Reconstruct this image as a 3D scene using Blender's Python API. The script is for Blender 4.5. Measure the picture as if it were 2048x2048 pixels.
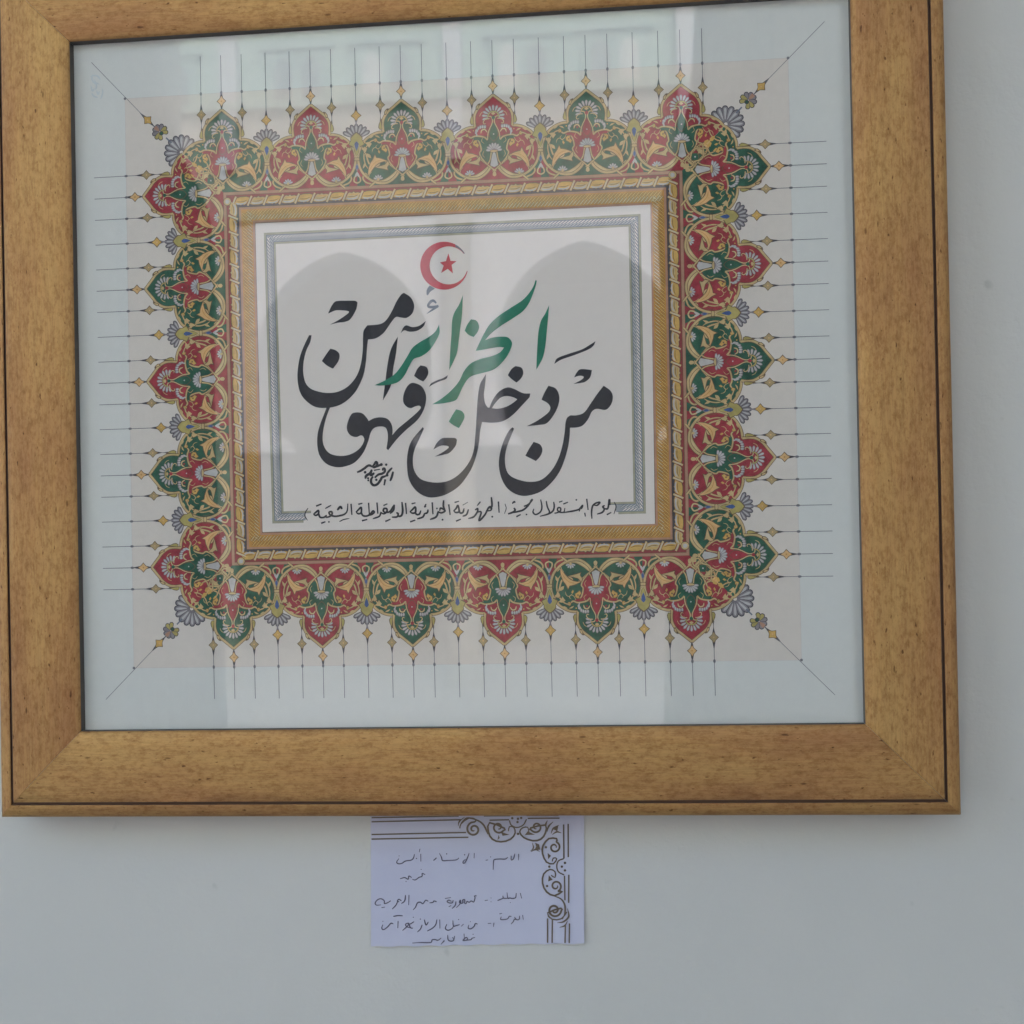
import bpy, bmesh, math, random
from mathutils import Vector, Matrix
from mathutils.geometry import tessellate_polygon
random.seed(7)
for o in list(bpy.data.objects): bpy.data.objects.remove(o)
sc = bpy.context.scene
COL = sc.collection

# ------------------------------------------------------------------ camera
CAM = Vector((0.12903688, -0.93263835, -0.1142087))
YAW, PIT, ROL = -0.09623308, 0.00743541, -0.02226612
F = 2400.0                                   # focal length in pixels of the 2048 px photograph
def cam_axes():
    ca, sa, cb, sb = math.cos(YAW), math.sin(YAW), math.cos(PIT), math.sin(PIT)
    fwd = Vector((sa*cb, ca*cb, sb)); rt = Vector((ca, -sa, 0)); up = rt.cross(fwd)
    c, s = math.cos(ROL), math.sin(ROL)
    return rt*c + up*s, up*c - rt*s, fwd
RT, UP, FW = cam_axes()
cd = bpy.data.cameras.new('camera'); cam = bpy.data.objects.new('camera', cd); COL.objects.link(cam)
cd.sensor_width = 36; cd.lens = 36*F/2048; cd.clip_start = 0.02; cd.clip_end = 300
cam.matrix_world = Matrix(((RT.x, UP.x, -FW.x, CAM.x), (RT.y, UP.y, -FW.y, CAM.y), (RT.z, UP.z, -FW.z, CAM.z), (0, 0, 0, 1)))
cd.dof.use_dof = False
sc.camera = cam

# ------------------------------------------------------------------ sky and sun
SUN_EL, SUN_AZ = math.radians(44), math.radians(18)      # sun stands behind the picture wall
w = bpy.data.worlds.new('World'); sc.world = w; w.use_nodes = True
nt = w.node_tree; bg = nt.nodes['Background']
sky = nt.nodes.new('ShaderNodeTexSky'); sky.sky_type = 'NISHITA'; sky.sun_disc = False
sky.sun_elevation = SUN_EL; sky.sun_rotation = SUN_AZ
sky.dust_density = 6.0; sky.air_density = 1.0; sky.ozone_density = 0.3
nt.links.new(sky.outputs[0], bg.inputs[0]); bg.inputs[1].default_value = 0.15
sd = bpy.data.lights.new('sun', 'SUN'); sd.energy = 0.9; sd.angle = math.radians(12); sd.color = (1, .95, .87)
sun = bpy.data.objects.new('sun', sd); COL.objects.link(sun)
sdir = Vector((math.sin(SUN_AZ)*math.cos(SUN_EL), math.cos(SUN_AZ)*math.cos(SUN_EL), math.sin(SUN_EL)))
sun.rotation_euler = sdir.to_track_quat('Z', 'Y').to_euler(); sun.location = sdir*20
sc.view_settings.view_transform = 'Standard'; sc.view_settings.look = 'None'
sc.view_settings.gamma = 1; sc.view_settings.use_curve_mapping = False
sc.view_settings.exposure = 2.72
sc.render.engine = 'CYCLES'; sc.render.resolution_x = 1024; sc.render.resolution_y = 1024
sc.cycles.max_bounces = 8; sc.cycles.transparent_max_bounces = 12

# ------------------------------------------------------------------ helpers: objects
def tag(o, label=None, cat=None, group=None, kind=None):
    if label: o['label'] = label
    if cat: o['category'] = cat
    if group: o['group'] = group
    if kind: o['kind'] = kind
    return o
def empty(name, loc=(0, 0, 0)):
    o = bpy.data.objects.new(name, None); COL.objects.link(o); o.location = loc; o.empty_display_size = .05; return o
def link(name, me, parent=None):
    o = bpy.data.objects.new(name, me); COL.objects.link(o)
    if parent: o.parent = parent
    return o
def mesh(name, verts, faces, mats, parent=None, fm=None, smooth=False):
    me = bpy.data.meshes.new(name); me.from_pydata([tuple(v) for v in verts], [], faces)
    for m in (mats if isinstance(mats, (list, tuple)) else [mats]): me.materials.append(m)
    if fm: me.polygons.foreach_set('material_index', fm)
    if smooth: me.polygons.foreach_set('use_smooth', [True]*len(me.polygons))
    me.update(); return link(name, me, parent)
def boxes(name, bs, mat, parent=None, bevel=0.0):
    bm = bmesh.new()
    for (x0, x1, y0, y1, z0, z1) in bs:
        vs = [bm.verts.new((x, y, z)) for x in (x0, x1) for y in (y0, y1) for z in (z0, z1)]
        for f in ((0, 1, 3, 2), (4, 6, 7, 5), (0, 4, 5, 1), (2, 3, 7, 6), (0, 2, 6, 4), (1, 5, 7, 3)): bm.faces.new([vs[i] for i in f])
    bmesh.ops.recalc_face_normals(bm, faces=bm.faces)
    if bevel: bmesh.ops.bevel(bm, geom=bm.edges[:], offset=bevel, segments=2, affect='EDGES', profile=.6)
    me = bpy.data.meshes.new(name); bm.to_mesh(me); bm.free(); me.materials.append(mat)
    return link(name, me, parent)

# ------------------------------------------------------------------ materials
def principled(name, col, rough=.7, metal=0.0, spec=.5):
    m = bpy.data.materials.new(name); m.use_nodes = True
    b = m.node_tree.nodes['Principled BSDF']
    b.inputs['Base Color'].default_value = (*col, 1); b.inputs['Roughness'].default_value = rough
    b.inputs['Metallic'].default_value = metal; b.inputs['Specular IOR Level'].default_value = spec
    return m, m.node_tree, b
def tex(nt, kind, vec, scale, **kw):
    n = nt.nodes.new(kind); nt.links.new(vec, n.inputs['Vector'])
    if 'Scale' in n.inputs: n.inputs['Scale'].default_value = scale
    for k, v in kw.items(): n.inputs[k].default_value = v
    return n
def mapping(nt, src, scale=(1, 1, 1)):
    m = nt.nodes.new('ShaderNodeMapping'); nt.links.new(src, m.inputs[0]); m.inputs['Scale'].default_value = scale; return m.outputs[0]
def coords(nt): return nt.nodes.new('ShaderNodeTexCoord').outputs['Object']
def ramp(nt, fac, stops):
    r = nt.nodes.new('ShaderNodeValToRGB'); nt.links.new(fac, r.inputs[0]); e = r.color_ramp.elements
    while len(e) < len(stops): e.new(.5)
    for i, (p, c) in enumerate(stops): e[i].position = p; e[i].color = (*c, 1)
    return r.outputs[0]
def mixc(nt, fac, a, b, mode='MIX'):
    n = nt.nodes.new('ShaderNodeMix'); n.data_type = 'RGBA'; n.blend_type = mode
    for s, v in ((0, fac), (6, a), (7, b)):
        if hasattr(v, 'is_linked') or hasattr(v, 'links'): nt.links.new(v, n.inputs[s])
        else: n.inputs[s].default_value = v if s == 0 else (*v, 1)
    return n.outputs[2]
def bump(nt, b, h, strength, dist):
    n = nt.nodes.new('ShaderNodeBump'); nt.links.new(h, n.inputs['Height']); n.inputs['Strength'].default_value = strength
    n.inputs['Distance'].default_value = dist; nt.links.new(n.outputs[0], b.inputs['Normal'])
def ink(name, col, var=.12, rough=.75):
    m, nt, b = principled('print_'+name, col, rough, spec=.25)
    c = coords(nt); n = tex(nt, 'ShaderNodeTexNoise', c, 160, Detail=3, Roughness=.6)
    lo = tuple(v*(1-var) for v in col); hi = tuple(min(1, v*(1+var)) for v in col)
    nt.links.new(ramp(nt, n.outputs[0], [(.3, lo), (.7, hi)]), b.inputs['Base Color'])
    return m
K = {}
for nm, c, v in (('white', (.79, .705, .65), .012), ('paper', (.71, .695, .66), .015), ('cream', (.725, .645, .58), .02), ('panel', (.76, .70, .65), .012),
                 ('black', (.05, .048, .055), .15), ('lettergreen', (.035, .215, .135), .12), ('flagred', (.55, .06, .085), .1),
                 ('red', (.36, .048, .062), .28), ('green', (.04, .118, .075), .28), ('tan', (.60, .43, .215), .15), ('gold', (.64, .39, .12), .16),
                 ('brown', (.17, .11, .065), .2), ('petal', (.53, .50, .485), .12), ('mauve', (.27, .235, .25), .15), ('blue', (.07, .12, .30), .2),
                 ('olive', (.46, .37, .13), .15), ('peach', (.72, .44, .20), .14), ('pink', (.46, .25, .17), .1), ('crimson', (.30, .055, .06), .15),
                 ('charcoal', (.085, .075, .085), .15), ('silver', (.38, .385, .40), .12), ('slate', (.17, .19, .23), .15), ('khaki', (.40, .37, .27), .1),
                 ('ray', (.20, .19, .20), .1), ('ochre', (.56, .275, .07), .15), ('umber', (.23, .115, .035), .15), ('drab', (.46, .33, .17), .12), ('light', (.66, .50, .27), .12), ('faint', (.60, .63, .64), .05),
                 ('creamedge', (.65, .57, .53), .05)):
    K[nm] = ink(nm, c, v)
KN = list(K)

def wall_mat():
    m, nt, b = principled('painted_plaster', (.62, .615, .57), .62, spec=.3)
    c = coords(nt)
    n1 = tex(nt, 'ShaderNodeTexNoise', c, 3.5, Detail=4, Roughness=.55)
    n2 = tex(nt, 'ShaderNodeTexNoise', c, 90, Detail=5, Roughness=.65)
    n3 = tex(nt, 'ShaderNodeTexNoise', c, 38, Detail=2, Roughness=.5)
    base = ramp(nt, n1.outputs[0], [(.3, (.60, .592, .553)), (.7, (.638, .622, .578))])
    sp = ramp(nt, n3.outputs[0], [(.205, (.86, .87, .86)), (.26, (1, 1, 1))])
    nt.links.new(mixc(nt, 1.0, base, sp, 'MULTIPLY'), b.inputs['Base Color'])
    bump(nt, b, n2.outputs[0], .6, .0014)
    return m
WALL = wall_mat()
def gold_wood():
    m, nt, b = principled('antiqued_gold_leaf', (.5, .3, .12), .5, metal=.5, spec=.4)
    c = coords(nt)
    big = tex(nt, 'ShaderNodeTexNoise', mapping(nt, c, (5, 26, 26)), 1, Detail=4, Roughness=.6)
    grain = tex(nt, 'ShaderNodeTexNoise', mapping(nt, c, (45, 900, 900)), 1, Detail=4, Roughness=.7)
    mott = tex(nt, 'ShaderNodeTexNoise', mapping(nt, c, (170, 330, 330)), 1, Detail=6, Roughness=.75)
    speck = tex(nt, 'ShaderNodeTexNoise', mapping(nt, c, (150, 420, 420)), 1, Detail=2, Roughness=.5)
    base = ramp(nt, big.outputs[0], [(.34, (.42, .212, .085)), (.5, (.49, .272, .10)), (.66, (.545, .325, .118))])
    g = ramp(nt, grain.outputs[0], [(.32, (.66, .62, .58)), (.55, (1, 1, 1)), (.75, (1.12, 1.1, 1.05))])
    mo = ramp(nt, mott.outputs[0], [(.38, (.66, .54, .44)), (.54, (1, 1, 1))])
    s = ramp(nt, speck.outputs[0], [(.255, (.28, .2, .15)), (.31, (1, 1, 1))])
    rub = tex(nt, 'ShaderNodeTexNoise', mapping(nt, c, (55, 150, 150)), 1, Detail=9, Roughness=.78)
    ru = ramp(nt, rub.outputs[0], [(.40, (.60, .47, .40)), (.49, (1, 1, 1)), (.66, (1.1, 1.08, 1.0))])
    nick = tex(nt, 'ShaderNodeTexVoronoi', mapping(nt, c, (22, 75, 75)), 1)
    nk = ramp(nt, nick.outputs['Distance'], [(.035, (.25, .17, .12)), (.07, (1, 1, 1))])
    x = mixc(nt, .5, base, g, 'MULTIPLY'); x = mixc(nt, .6, x, mo, 'MULTIPLY'); x = mixc(nt, .48, x, ru, 'MULTIPLY'); x = mixc(nt, .85, x, s, 'MULTIPLY'); x = mixc(nt, .7, x, nk, 'MULTIPLY')
    nt.links.new(x, b.inputs['Base Color'])
    r = nt.nodes.new('ShaderNodeMapRange'); nt.links.new(mott.outputs[0], r.inputs[0]); r.inputs[3].default_value = .42; r.inputs[4].default_value = .62
    nt.links.new(r.outputs[0], b.inputs['Roughness'])
    bump(nt, b, grain.outputs[0], .35, .0004)
    return m
GOLD = gold_wood()
GROOVE = principled('dark_groove', (.10, .05, .03), .7)[0]  # groove faces are a darker brown than the rails
REBATE = principled('rebate_dark_shade', (.085, .07, .06), .6)[0]  # dark rebate; its tone includes the shade in the gap under the lip
def glass_mat():
    m = bpy.data.materials.new('picture_glass'); m.use_nodes = True; nt = m.node_tree; nt.nodes.clear()
    out = nt.nodes.new('ShaderNodeOutputMaterial'); mx = nt.nodes.new('ShaderNodeMixShader')
    tr = nt.nodes.new('ShaderNodeBsdfTransparent'); tr.inputs[0].default_value = (.98, .985, .98, 1)
    gl = nt.nodes.new('ShaderNodeBsdfGlossy'); gl.inputs['Roughness'].default_value = .018; gl.inputs[0].default_value = (1, 1, 1, 1)
    fr = nt.nodes.new('ShaderNodeFresnel'); fr.inputs[0].default_value = 1.5
    ml = nt.nodes.new('ShaderNodeMath'); ml.operation = 'MULTIPLY'; ml.inputs[1].default_value = 1.05   # scales the mirror reflection of the front face
    gm = nt.nodes.new('ShaderNodeNewGeometry'); iv = nt.nodes.new('ShaderNodeMath'); iv.operation = 'SUBTRACT'; iv.inputs[0].default_value = 1
    m2 = nt.nodes.new('ShaderNodeMath'); m2.operation = 'MULTIPLY'
    nt.links.new(gm.outputs['Backfacing'], iv.inputs[1]); nt.links.new(fr.outputs[0], ml.inputs[0])
    nt.links.new(ml.outputs[0], m2.inputs[0]); nt.links.new(iv.outputs[0], m2.inputs[1]); nt.links.new(m2.outputs[0], mx.inputs[0])
    nt.links.new(tr.outputs[0], mx.inputs[1]); nt.links.new(gl.outputs[0], mx.inputs[2]); nt.links.new(mx.outputs[0], out.inputs[0])
    return m
GLASS = glass_mat()
def noisy(name, c0, c1, scale, rough=.8, bs=0, bd=.01):
    m, nt, b = principled(name, c0, rough, spec=.3); c = coords(nt)
    n = tex(nt, 'ShaderNodeTexNoise', c, scale, Detail=5, Roughness=.6)
    nt.links.new(ramp(nt, n.outputs[0], [(.3, c0), (.7, c1)]), b.inputs['Base Color'])
    if bs: bump(nt, b, n.outputs[0], bs, bd)
    return m
STUCCO = noisy('white_stucco', (.40, .42, .48), (.44, .46, .52), 6)
STONE = noisy('beige_stone', (.19, .18, .155), (.27, .26, .23), 9, bs=.4)
MINT = noisy('mint_painted_facade', (.25, .37, .34), (.29, .40, .37), 5)
MINTD = noisy('mint_moulding', (.20, .31, .29), (.24, .34, .32), 8)
BAND = noisy('sand_rendered_band', (.28, .28, .26), (.35, .34, .32), 4)
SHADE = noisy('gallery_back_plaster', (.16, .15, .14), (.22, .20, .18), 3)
PAVE = noisy('courtyard_paving', (.30, .31, .32), (.38, .385, .39), 2.5)
WINGL = principled('window_glass', (.10, .12, .14), .08, spec=.6)[0]
CLOTH = noisy('white_voile', (.44, .46, .47), (.50, .51, .52), 20)

# ------------------------------------------------------------------ from the photograph's pixels to real planes
def ray(px, py): return (RT*(px-1024) - UP*(py-1024) + FW*F)
def on(px, py, y):
    d = ray(px, py); t = (y-CAM.y)/d.y; p = CAM + d*t
    return (p.x, p.z)
SIGHT_Y, PRINT_Y, GLASS_Y = -.030, -.022, -.0248

# ------------------------------------------------------------------ curves
def catmull(P, n=6, closed=False):
    out = []; N = len(P)
    rng = range(N if closed else N-1)
    for i in rng:
        p1, p2 = P[i], P[(i+1) % N]
        p0 = P[(i-1) % N] if closed or i > 0 else (2*p1[0]-p2[0], 2*p1[1]-p2[1])
        p3 = P[(i+2) % N] if closed or i < N-2 else (2*p2[0]-p1[0], 2*p2[1]-p1[1])
        for k in range(n):
            t = k/n; t2 = t*t; t3 = t2*t
            out.append(tuple(.5*(2*p1[j] + (p2[j]-p0[j])*t + (2*p0[j]-5*p1[j]+4*p2[j]-p3[j])*t2 + (3*p1[j]-p0[j]-3*p2[j]+p3[j])*t3) for j in (0, 1)))
    if not closed: out.append(tuple(P[-1]))
    return out
def parse(s):
    P = []
    for tkn in s.split():
        c = tkn.endswith('*'); a, b = tkn.rstrip('*').split(','); P.append((float(a), float(b), c))
    return P
def outline(s, n=5):
    """closed outline 'x,y x,y*' smooth everywhere but at the starred corners"""
    P = parse(s) if isinstance(s, str) else s
    ci = [i for i, p in enumerate(P) if p[2]]
    if not ci: return catmull([p[:2] for p in P], n, True)
    P = P[ci[0]:] + P[:ci[0]]; P.append(P[0]); out = []; seg = [P[0][:2]]
    for p in P[1:]:
        seg.append(p[:2])
        if p[2]:
            out += catmull(seg, n)[:-1] if len(seg) > 2 else [seg[0]]
            seg = [p[:2]]
    return out
def ribbon(P, w, n=5, taper=(1, 1), smooth=True):
    """left and right edge of a stroke; w may be a list along P"""
    if smooth and len(P) > 2: C = catmull(P, n)
    else: C = list(P)
    m = len(C); L, R = [], []
    for i, c in enumerate(C):
        a, b = C[max(i-1, 0)], C[min(i+1, m-1)]
        dx, dy = b[0]-a[0], b[1]-a[1]; l = math.hypot(dx, dy) or 1
        t = i/(m-1)
        ww = w if not isinstance(w, (list, tuple)) else w[min(int(t*(len(w)-1)), len(w)-2)]*(1-(t*(len(w)-1) % 1 if t < 1 else 1)) + w[min(int(t*(len(w)-1))+1, len(w)-1)]*((t*(len(w)-1) % 1) if t < 1 else 1)
        k = min(1, taper[0] + t*5*(1-taper[0]), taper[1] + (1-t)*5*(1-taper[1]))
        h = ww*k/2
        L.append((c[0]-dy/l*h, c[1]+dx/l*h)); R.append((c[0]+dy/l*h, c[1]-dx/l*h))
    return L, R

class Print:
    """flat printed shapes: (u, v, height) triangles with an ink each; height grows with every shape laid on top"""
    STEP = 3.0e-6
    def __init__(s, z=0.0): s.V = []; s.Fc = []; s.M = []; s.z = z
    def fill(s, loops, mat):
        if loops and isinstance(loops[0][0], (int, float)): loops = [loops]
        s.z += s.STEP; b = len(s.V); flat = [p for l in loops for p in l]
        for p in flat: s.V.append((p[0], p[1], s.z))
        for t in tessellate_polygon([[Vector((p[0], p[1], 0)) for p in l] for l in loops]):
            s.Fc.append(tuple(b+i for i in t)); s.M.append(KN.index(mat))
        return s
    def shape(s, txt, mat, n=5): return s.fill(outline(txt, n), mat)
    def stroke(s, P, w, mat, taper=(1, 1), n=5, smooth=True):
        if isinstance(P, str): P = [p[:2] for p in parse(P)]
        L, R = ribbon(P, w, n, taper, smooth); s.z += s.STEP; b = len(s.V); m = len(L)
        for i in range(m):
            zz = s.z + s.STEP*.7*i/m
            s.V.append((*L[i], zz)); s.V.append((*R[i], zz))
        for i in range(m-1):
            s.Fc.append((b+2*i, b+2*i+1, b+2*i+3, b+2*i+2)); s.M.append(KN.index(mat))
        return s
    def outlined(s, P, w, mat, edge='brown', ew=1.45, **kw):
        s.stroke(P, w*ew*1.3 if not isinstance(w, (list, tuple)) else [x*ew*1.3 for x in w], edge, **kw); return s.stroke(P, w*1.25 if not isinstance(w, (list, tuple)) else w, mat, **kw)
    def dot(s, c, r, mat, n=10, ry=None):
        return s.fill([(c[0]+r*math.cos(2*math.pi*k/n), c[1]+(ry or r)*math.sin(2*math.pi*k/n)) for k in range(n)], mat)
    def petal(s, c, ang, l, w, mat, start=0.0):
        """a petal from c outwards; ang in degrees, 0 = +v"""
        a = math.radians(ang); dx, dy = math.sin(a), math.cos(a)
        pts = []
        for t, ww in ((start, .35), (start+.4*(1-start), .8), (start+.75*(1-start), 1), (.93, .75), (1, .3)): pts.append((t, ww))
        Lp = [(c[0]+dx*l*t-dy*w*q/2, c[1]+dy*l*t+dx*w*q/2) for t, q in pts]
        Rp = [(c[0]+dx*l*t+dy*w*q/2, c[1]+dy*l*t-dx*w*q/2) for t, q in pts]
        return s.fill(Lp + Rp[::-1], mat)
    def mirror(s, frm=0):
        """adds the reflection u -> -u of everything laid since frm"""
        nv = len(s.V); nf = len(s.Fc)
        base = frm[0]; fb = frm[1]
        for (u, v, z) in s.V[base:nv]: s.V.append((-u, v, z+1e-6))
        for i in range(fb, nf): s.Fc.append(tuple(nv + (k-base) for k in s.Fc[i][::-1])); s.M.append(s.M[i])
    def mark(s): return (len(s.V), len(s.Fc))
    def bake(s, name, T, base_y, parent, clip=None, smoothz=0):
        """T maps (u, v) to (x, z) on the plane y = base_y; the print rises towards the viewer"""
        used = sorted(set(s.M)); mp = {k: i for i, k in enumerate(used)}
        V, Fc, M = s.V, s.Fc, s.M
        if clip:
            V2, F2, M2 = [], [], []
            for f, m in zip(Fc, M):
                poly = [V[i] for i in f]
                for (a, b, c) in clip:                    # keep a*u+b*v+c >= 0
                    out = []
                    for i in range(len(poly)):
                        p, q = poly[i], poly[(i+1) % len(poly)]
                        dp, dq = a*p[0]+b*p[1]+c, a*q[0]+b*q[1]+c
                        if dp >= 0: out.append(p)
                        if (dp >= 0) != (dq >= 0):
                            t = dp/(dp-dq); out.append(tuple(p[j]+(q[j]-p[j])*t for j in range(3)))
                    poly = out
                    if len(poly) < 3: break
                if len(poly) >= 3:
                    b0 = len(V2); V2 += poly; F2.append(tuple(range(b0, b0+len(poly)))); M2.append(m)
            V, Fc, M = V2, F2, M2
        W = []
        for (u, v, z) in V:
            x, zz = T(u, v); W.append((x, base_y - z, zz))
        # all faces must look at the viewer (-y)
        F3 = []
        for f in Fc:
            a, b, c = (Vector(W[i]) for i in f[:3])
            F3.append(f if (b-a).cross(c-a).y <= 0 else f[::-1])
        return mesh(name, W, F3, [K[KN[k]] for k in used], parent, [mp[k] for k in M])

def px_map(x0, y0, s, y):
    """crop coordinates of an enlargement -> the plane at depth y"""
    return lambda u, v: on(x0+u/s, y0+v/s, y)

# ================================================================== the setting
GZ = -1.60
ground = mesh('ground', [(-60, -60, GZ), (60, -60, GZ), (60, 60, GZ), (-60, 60, GZ)], [(0, 1, 2, 3)], PAVE); tag(ground, kind='structure')
WALL_Y = .013                                                       # plaster face, a little behind the picture frame's origin
wall = boxes('wall', [(-9, 9, WALL_Y, .35, GZ, 3.6)], WALL); tag(wall, kind='structure')

# ================================================================== arcade across the courtyard (seen mirrored in the picture glass)
AD = 10.0
def refl(px, py, D=AD):
    d = ray(px, py); t = (GLASS_Y-CAM.y)/d.y; p = CAM + d*t; s = (-D-GLASS_Y)/(-d.y)
    return (p.x+d.x*s, p.z+d.z*s)
arc = empty('arcade_building', (0, -AD, GZ))
tag(arc, 'white arcade of pointed arches with pale green upper floor, mirrored in the glass', 'building')
def P0(o):
    o.location = (0, AD, -GZ); return o
apL = refl(683, 511); apR = refl(1165, 473); springz = refl(1000, 700)[1]
pitch = apR[0]-apL[0]; cxs = [apL[0]+pitch*k for k in range(-3, 5)]
half = (refl(862, 700)[0]-apL[0])                                  # half width of an opening
zap = (apL[1]+apR[1])/2; ztop = refl(888, 425)[1]; zgreen = refl(900, 190)[1]
def arch_pts(cx, n=9):
    R = []; h = zap-springz
    r = (half*half + h*h)/(2*half)                                  # pointed arch: two arcs
    for k in range(n+1):
        a = k/n; th = math.acos(max(-1, (r-half)/r)); ang = th*a
        R.append((cx-half + r - r*math.cos(ang), springz + r*math.sin(ang)))
    return R + [(2*cx-x, z) for x, z in R[-2::-1]]
X0, X1 = cxs[0]-pitch/2, cxs[-1]+pitch/2
V = []; Fq = []
def strip(cx):
    A = arch_pts(cx); b = len(V); n = len(A)
    for (x, z) in A: V.append((x, -AD, z)); V.append((x, -AD, ztop)); V.append((x, -AD-.35, z))
    for i in range(n-1):
        Fq.append((b+3*i, b+3*i+3, b+3*i+4, b+3*i+1)); Fq.append((b+3*i, b+3*i+2, b+3*i+5, b+3*i+3))
    for sx in (-1, 1):
        xo = cx+sx*pitch/2; xi = cx+sx*half; b = len(V)
        V.extend([(xi, -AD, springz), (xo, -AD, springz), (xo, -AD, ztop), (xi, -AD, ztop)]); Fq.append((b, b+1, b+2, b+3))
for cx in cxs: strip(cx)
P0(mesh('arch_wall', V, Fq, STUCCO, arc))
pw = pitch/2-half; capz1 = refl(880, 815)[1]; capz0 = refl(880, 893)[1]
for k in range(len(cxs)-1):
    x = cxs[k]+pitch/2
    def ringbox(prof):
        vv = []; ff = []
        for (h, z) in prof: vv += [(x-h, -AD, z), (x+h, -AD, z), (x+h, -AD-2*pw, z), (x-h, -AD-2*pw, z)]
        for i in range(len(prof)-1):
            for j in range(4): ff.append((4*i+j, 4*i+(j+1) % 4, 4*i+4+(j+1) % 4, 4*i+4+j))
        e = 4*(len(prof)-1); ff.append((0, 3, 2, 1)); ff.append((e, e+1, e+2, e+3)); return vv, ff
    vv, ff = ringbox([(pw*1.62, capz0), (pw*1.55, capz0+.09), (pw*1.2, (capz0+capz1)/2), (pw, capz1), (pw, springz)])
    P0(mesh('pier', vv, ff, STUCCO, arc))
    cw = (refl(948, 600)[0]-refl(885, 600)[0])/2; xc = x + (refl(916, 600)[0]-(apL[0]+pitch/2))
    vv = []; ff = []; nseg = 14
    zs = [GZ, GZ+.12, GZ+.14, ztop-.25, ztop-.2, ztop]; rs = [cw*1.25, cw*1.25, cw, cw*.95, cw*1.15, cw*1.15]
    for z, r in zip(zs, rs):
        for j in range(nseg):
            a = 2*math.pi*j/nseg; vv.append((xc+r*math.cos(a), -AD+cw*.9+r*math.sin(a), z))
    for i in range(len(zs)-1):
        for j in range(nseg): ff.append((i*nseg+j, i*nseg+(j+1) % nseg, (i+1)*nseg+(j+1) % nseg, (i+1)*nseg+j))
    ff.append(tuple(range((len(zs)-1)*nseg, len(zs)*nseg)))
    P0(mesh('column', vv, ff, STONE, arc, smooth=True))
ZT = refl(1000, -60)[1]+1.2
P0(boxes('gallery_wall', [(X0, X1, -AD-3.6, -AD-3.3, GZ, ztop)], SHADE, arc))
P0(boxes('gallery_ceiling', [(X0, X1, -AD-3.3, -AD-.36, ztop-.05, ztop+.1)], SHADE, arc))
P0(boxes('rendered_band', [(X0, X1, -AD-.30, -AD-.004, ztop+.001, zgreen)], BAND, arc))
P0(boxes('upper_wall', [(X0, X1, -AD-.35, -AD-.10, zgreen, ZT)], MINT, arc))
P0(boxes('cornice', [(X0, X1, -AD-.3, -AD+.08, zgreen-.05, zgreen+.02), (X0, X1, -AD-.3, -AD+.05, ztop+.0, ztop+.07)], MINTD, arc))
pil0 = refl(457, 120)[0]; pil1 = refl(905, 90)[0]; pp = pil1-pil0; pwid = (refl(922, 120)[0]-refl(888, 120)[0])/2
for k in range(-2, 6):
    x = pil0+pp*k; P0(boxes('pilaster', [(x-pwid, x+pwid, -AD-.1, -AD+.06, zgreen-.6, ZT)], STUCCO, arc))
wz0, wz1 = refl(600, 205)[1], refl(600, 128)[1]
for k in range(-2, 5):
    for q in (.30, .70):
        xm = pil0+pp*(k+q)
        fr = P0(boxes('window', [(xm-.30, xm+.30, -AD-.12, -AD-.06, wz0-.06, wz1+.16), (xm-.36, xm+.36, -AD-.1, -AD-.02, wz1+.16, wz1+.24), (xm-.36, xm+.36, -AD-.1, -AD-.02, wz0-.12, wz0-.06)], MINTD, arc))
        for sx in (-1, 1):
            c = xm+sx*.13; pts = [(c-.09, wz0), (c+.09, wz0), (c+.09, wz1-.02), (c+.05, wz1+.06), (c, wz1+.10), (c-.05, wz1+.06), (c-.09, wz1-.02)]
            o = mesh('pane', [(a, -AD-.055, b) for a, b in pts], [tuple(range(7))], WINGL if (k+sx+int(q*10)) % 3 else CLOTH, fr)

# ================================================================== the gallery the picture hangs in: ceiling, end wall (both unseen, added to grade the light), front piers and curtains
FD = 2.60
gal = boxes('gallery_front_wall', [(-7.3, -7.0, -FD-.3, -FD, GZ, 3.1), (-4.3, -4.0, -FD-.3, -FD, GZ, 3.1), (refl(40, 700, FD)[0], refl(300, 700, FD)[0], -FD-.3, -FD, GZ, 3.1), (refl(1470, 700, FD)[0], 1.75, -FD-.3, -FD, GZ, 3.1), (-9, 3.2, -FD-.3, -FD, 3.1, 3.5)], WALL)  # outer bays are unseen, spaced so more light enters from the left
tag(gal, kind='structure')
shade_ceil = boxes('shading_ceiling', [(-9, 3.2, -FD+.004, -.004, 3.2, 3.4)], WALL); tag(shade_ceil, kind='structure')  # unseen roof added to shade the upper wall
shade_endw = boxes('shading_end_wall', [(2.9, 3.2, -FD+.004, -.004, GZ, 3.195)], WALL); tag(shade_endw, kind='structure')  # unseen return wall added to darken the right side
CD = 2.45
def curtain(edges, folds, label, ph):
    C = catmull([(l, y) for l, r, y in edges], 4); W_ = catmull([(r, y) for l, r, y in edges], 4)
    V = []; Fq = []; NF = folds*6
    for (la, b), (ra, _) in zip(C, W_):
        l = refl(la, b, CD); r = refl(ra, b, CD)
        for j in range(NF+1):
            t = j/NF; V.append((l[0]+(r[0]-l[0])*t, -CD+.03*math.sin(t*math.pi*2*folds+ph+b*.002)+.012*math.sin(t*17+b*.004), l[1]+(r[1]-l[1])*t))
    for i in range(len(C)-1):
        for j in range(NF):
            q = i*(NF+1)+j; Fq.append((q, q+1, q+NF+2, q+NF+1))
    o = mesh('curtain', V, Fq, CLOTH, smooth=True); tag(o, label, 'curtain', 'white curtains of the gallery opening'); return o
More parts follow.
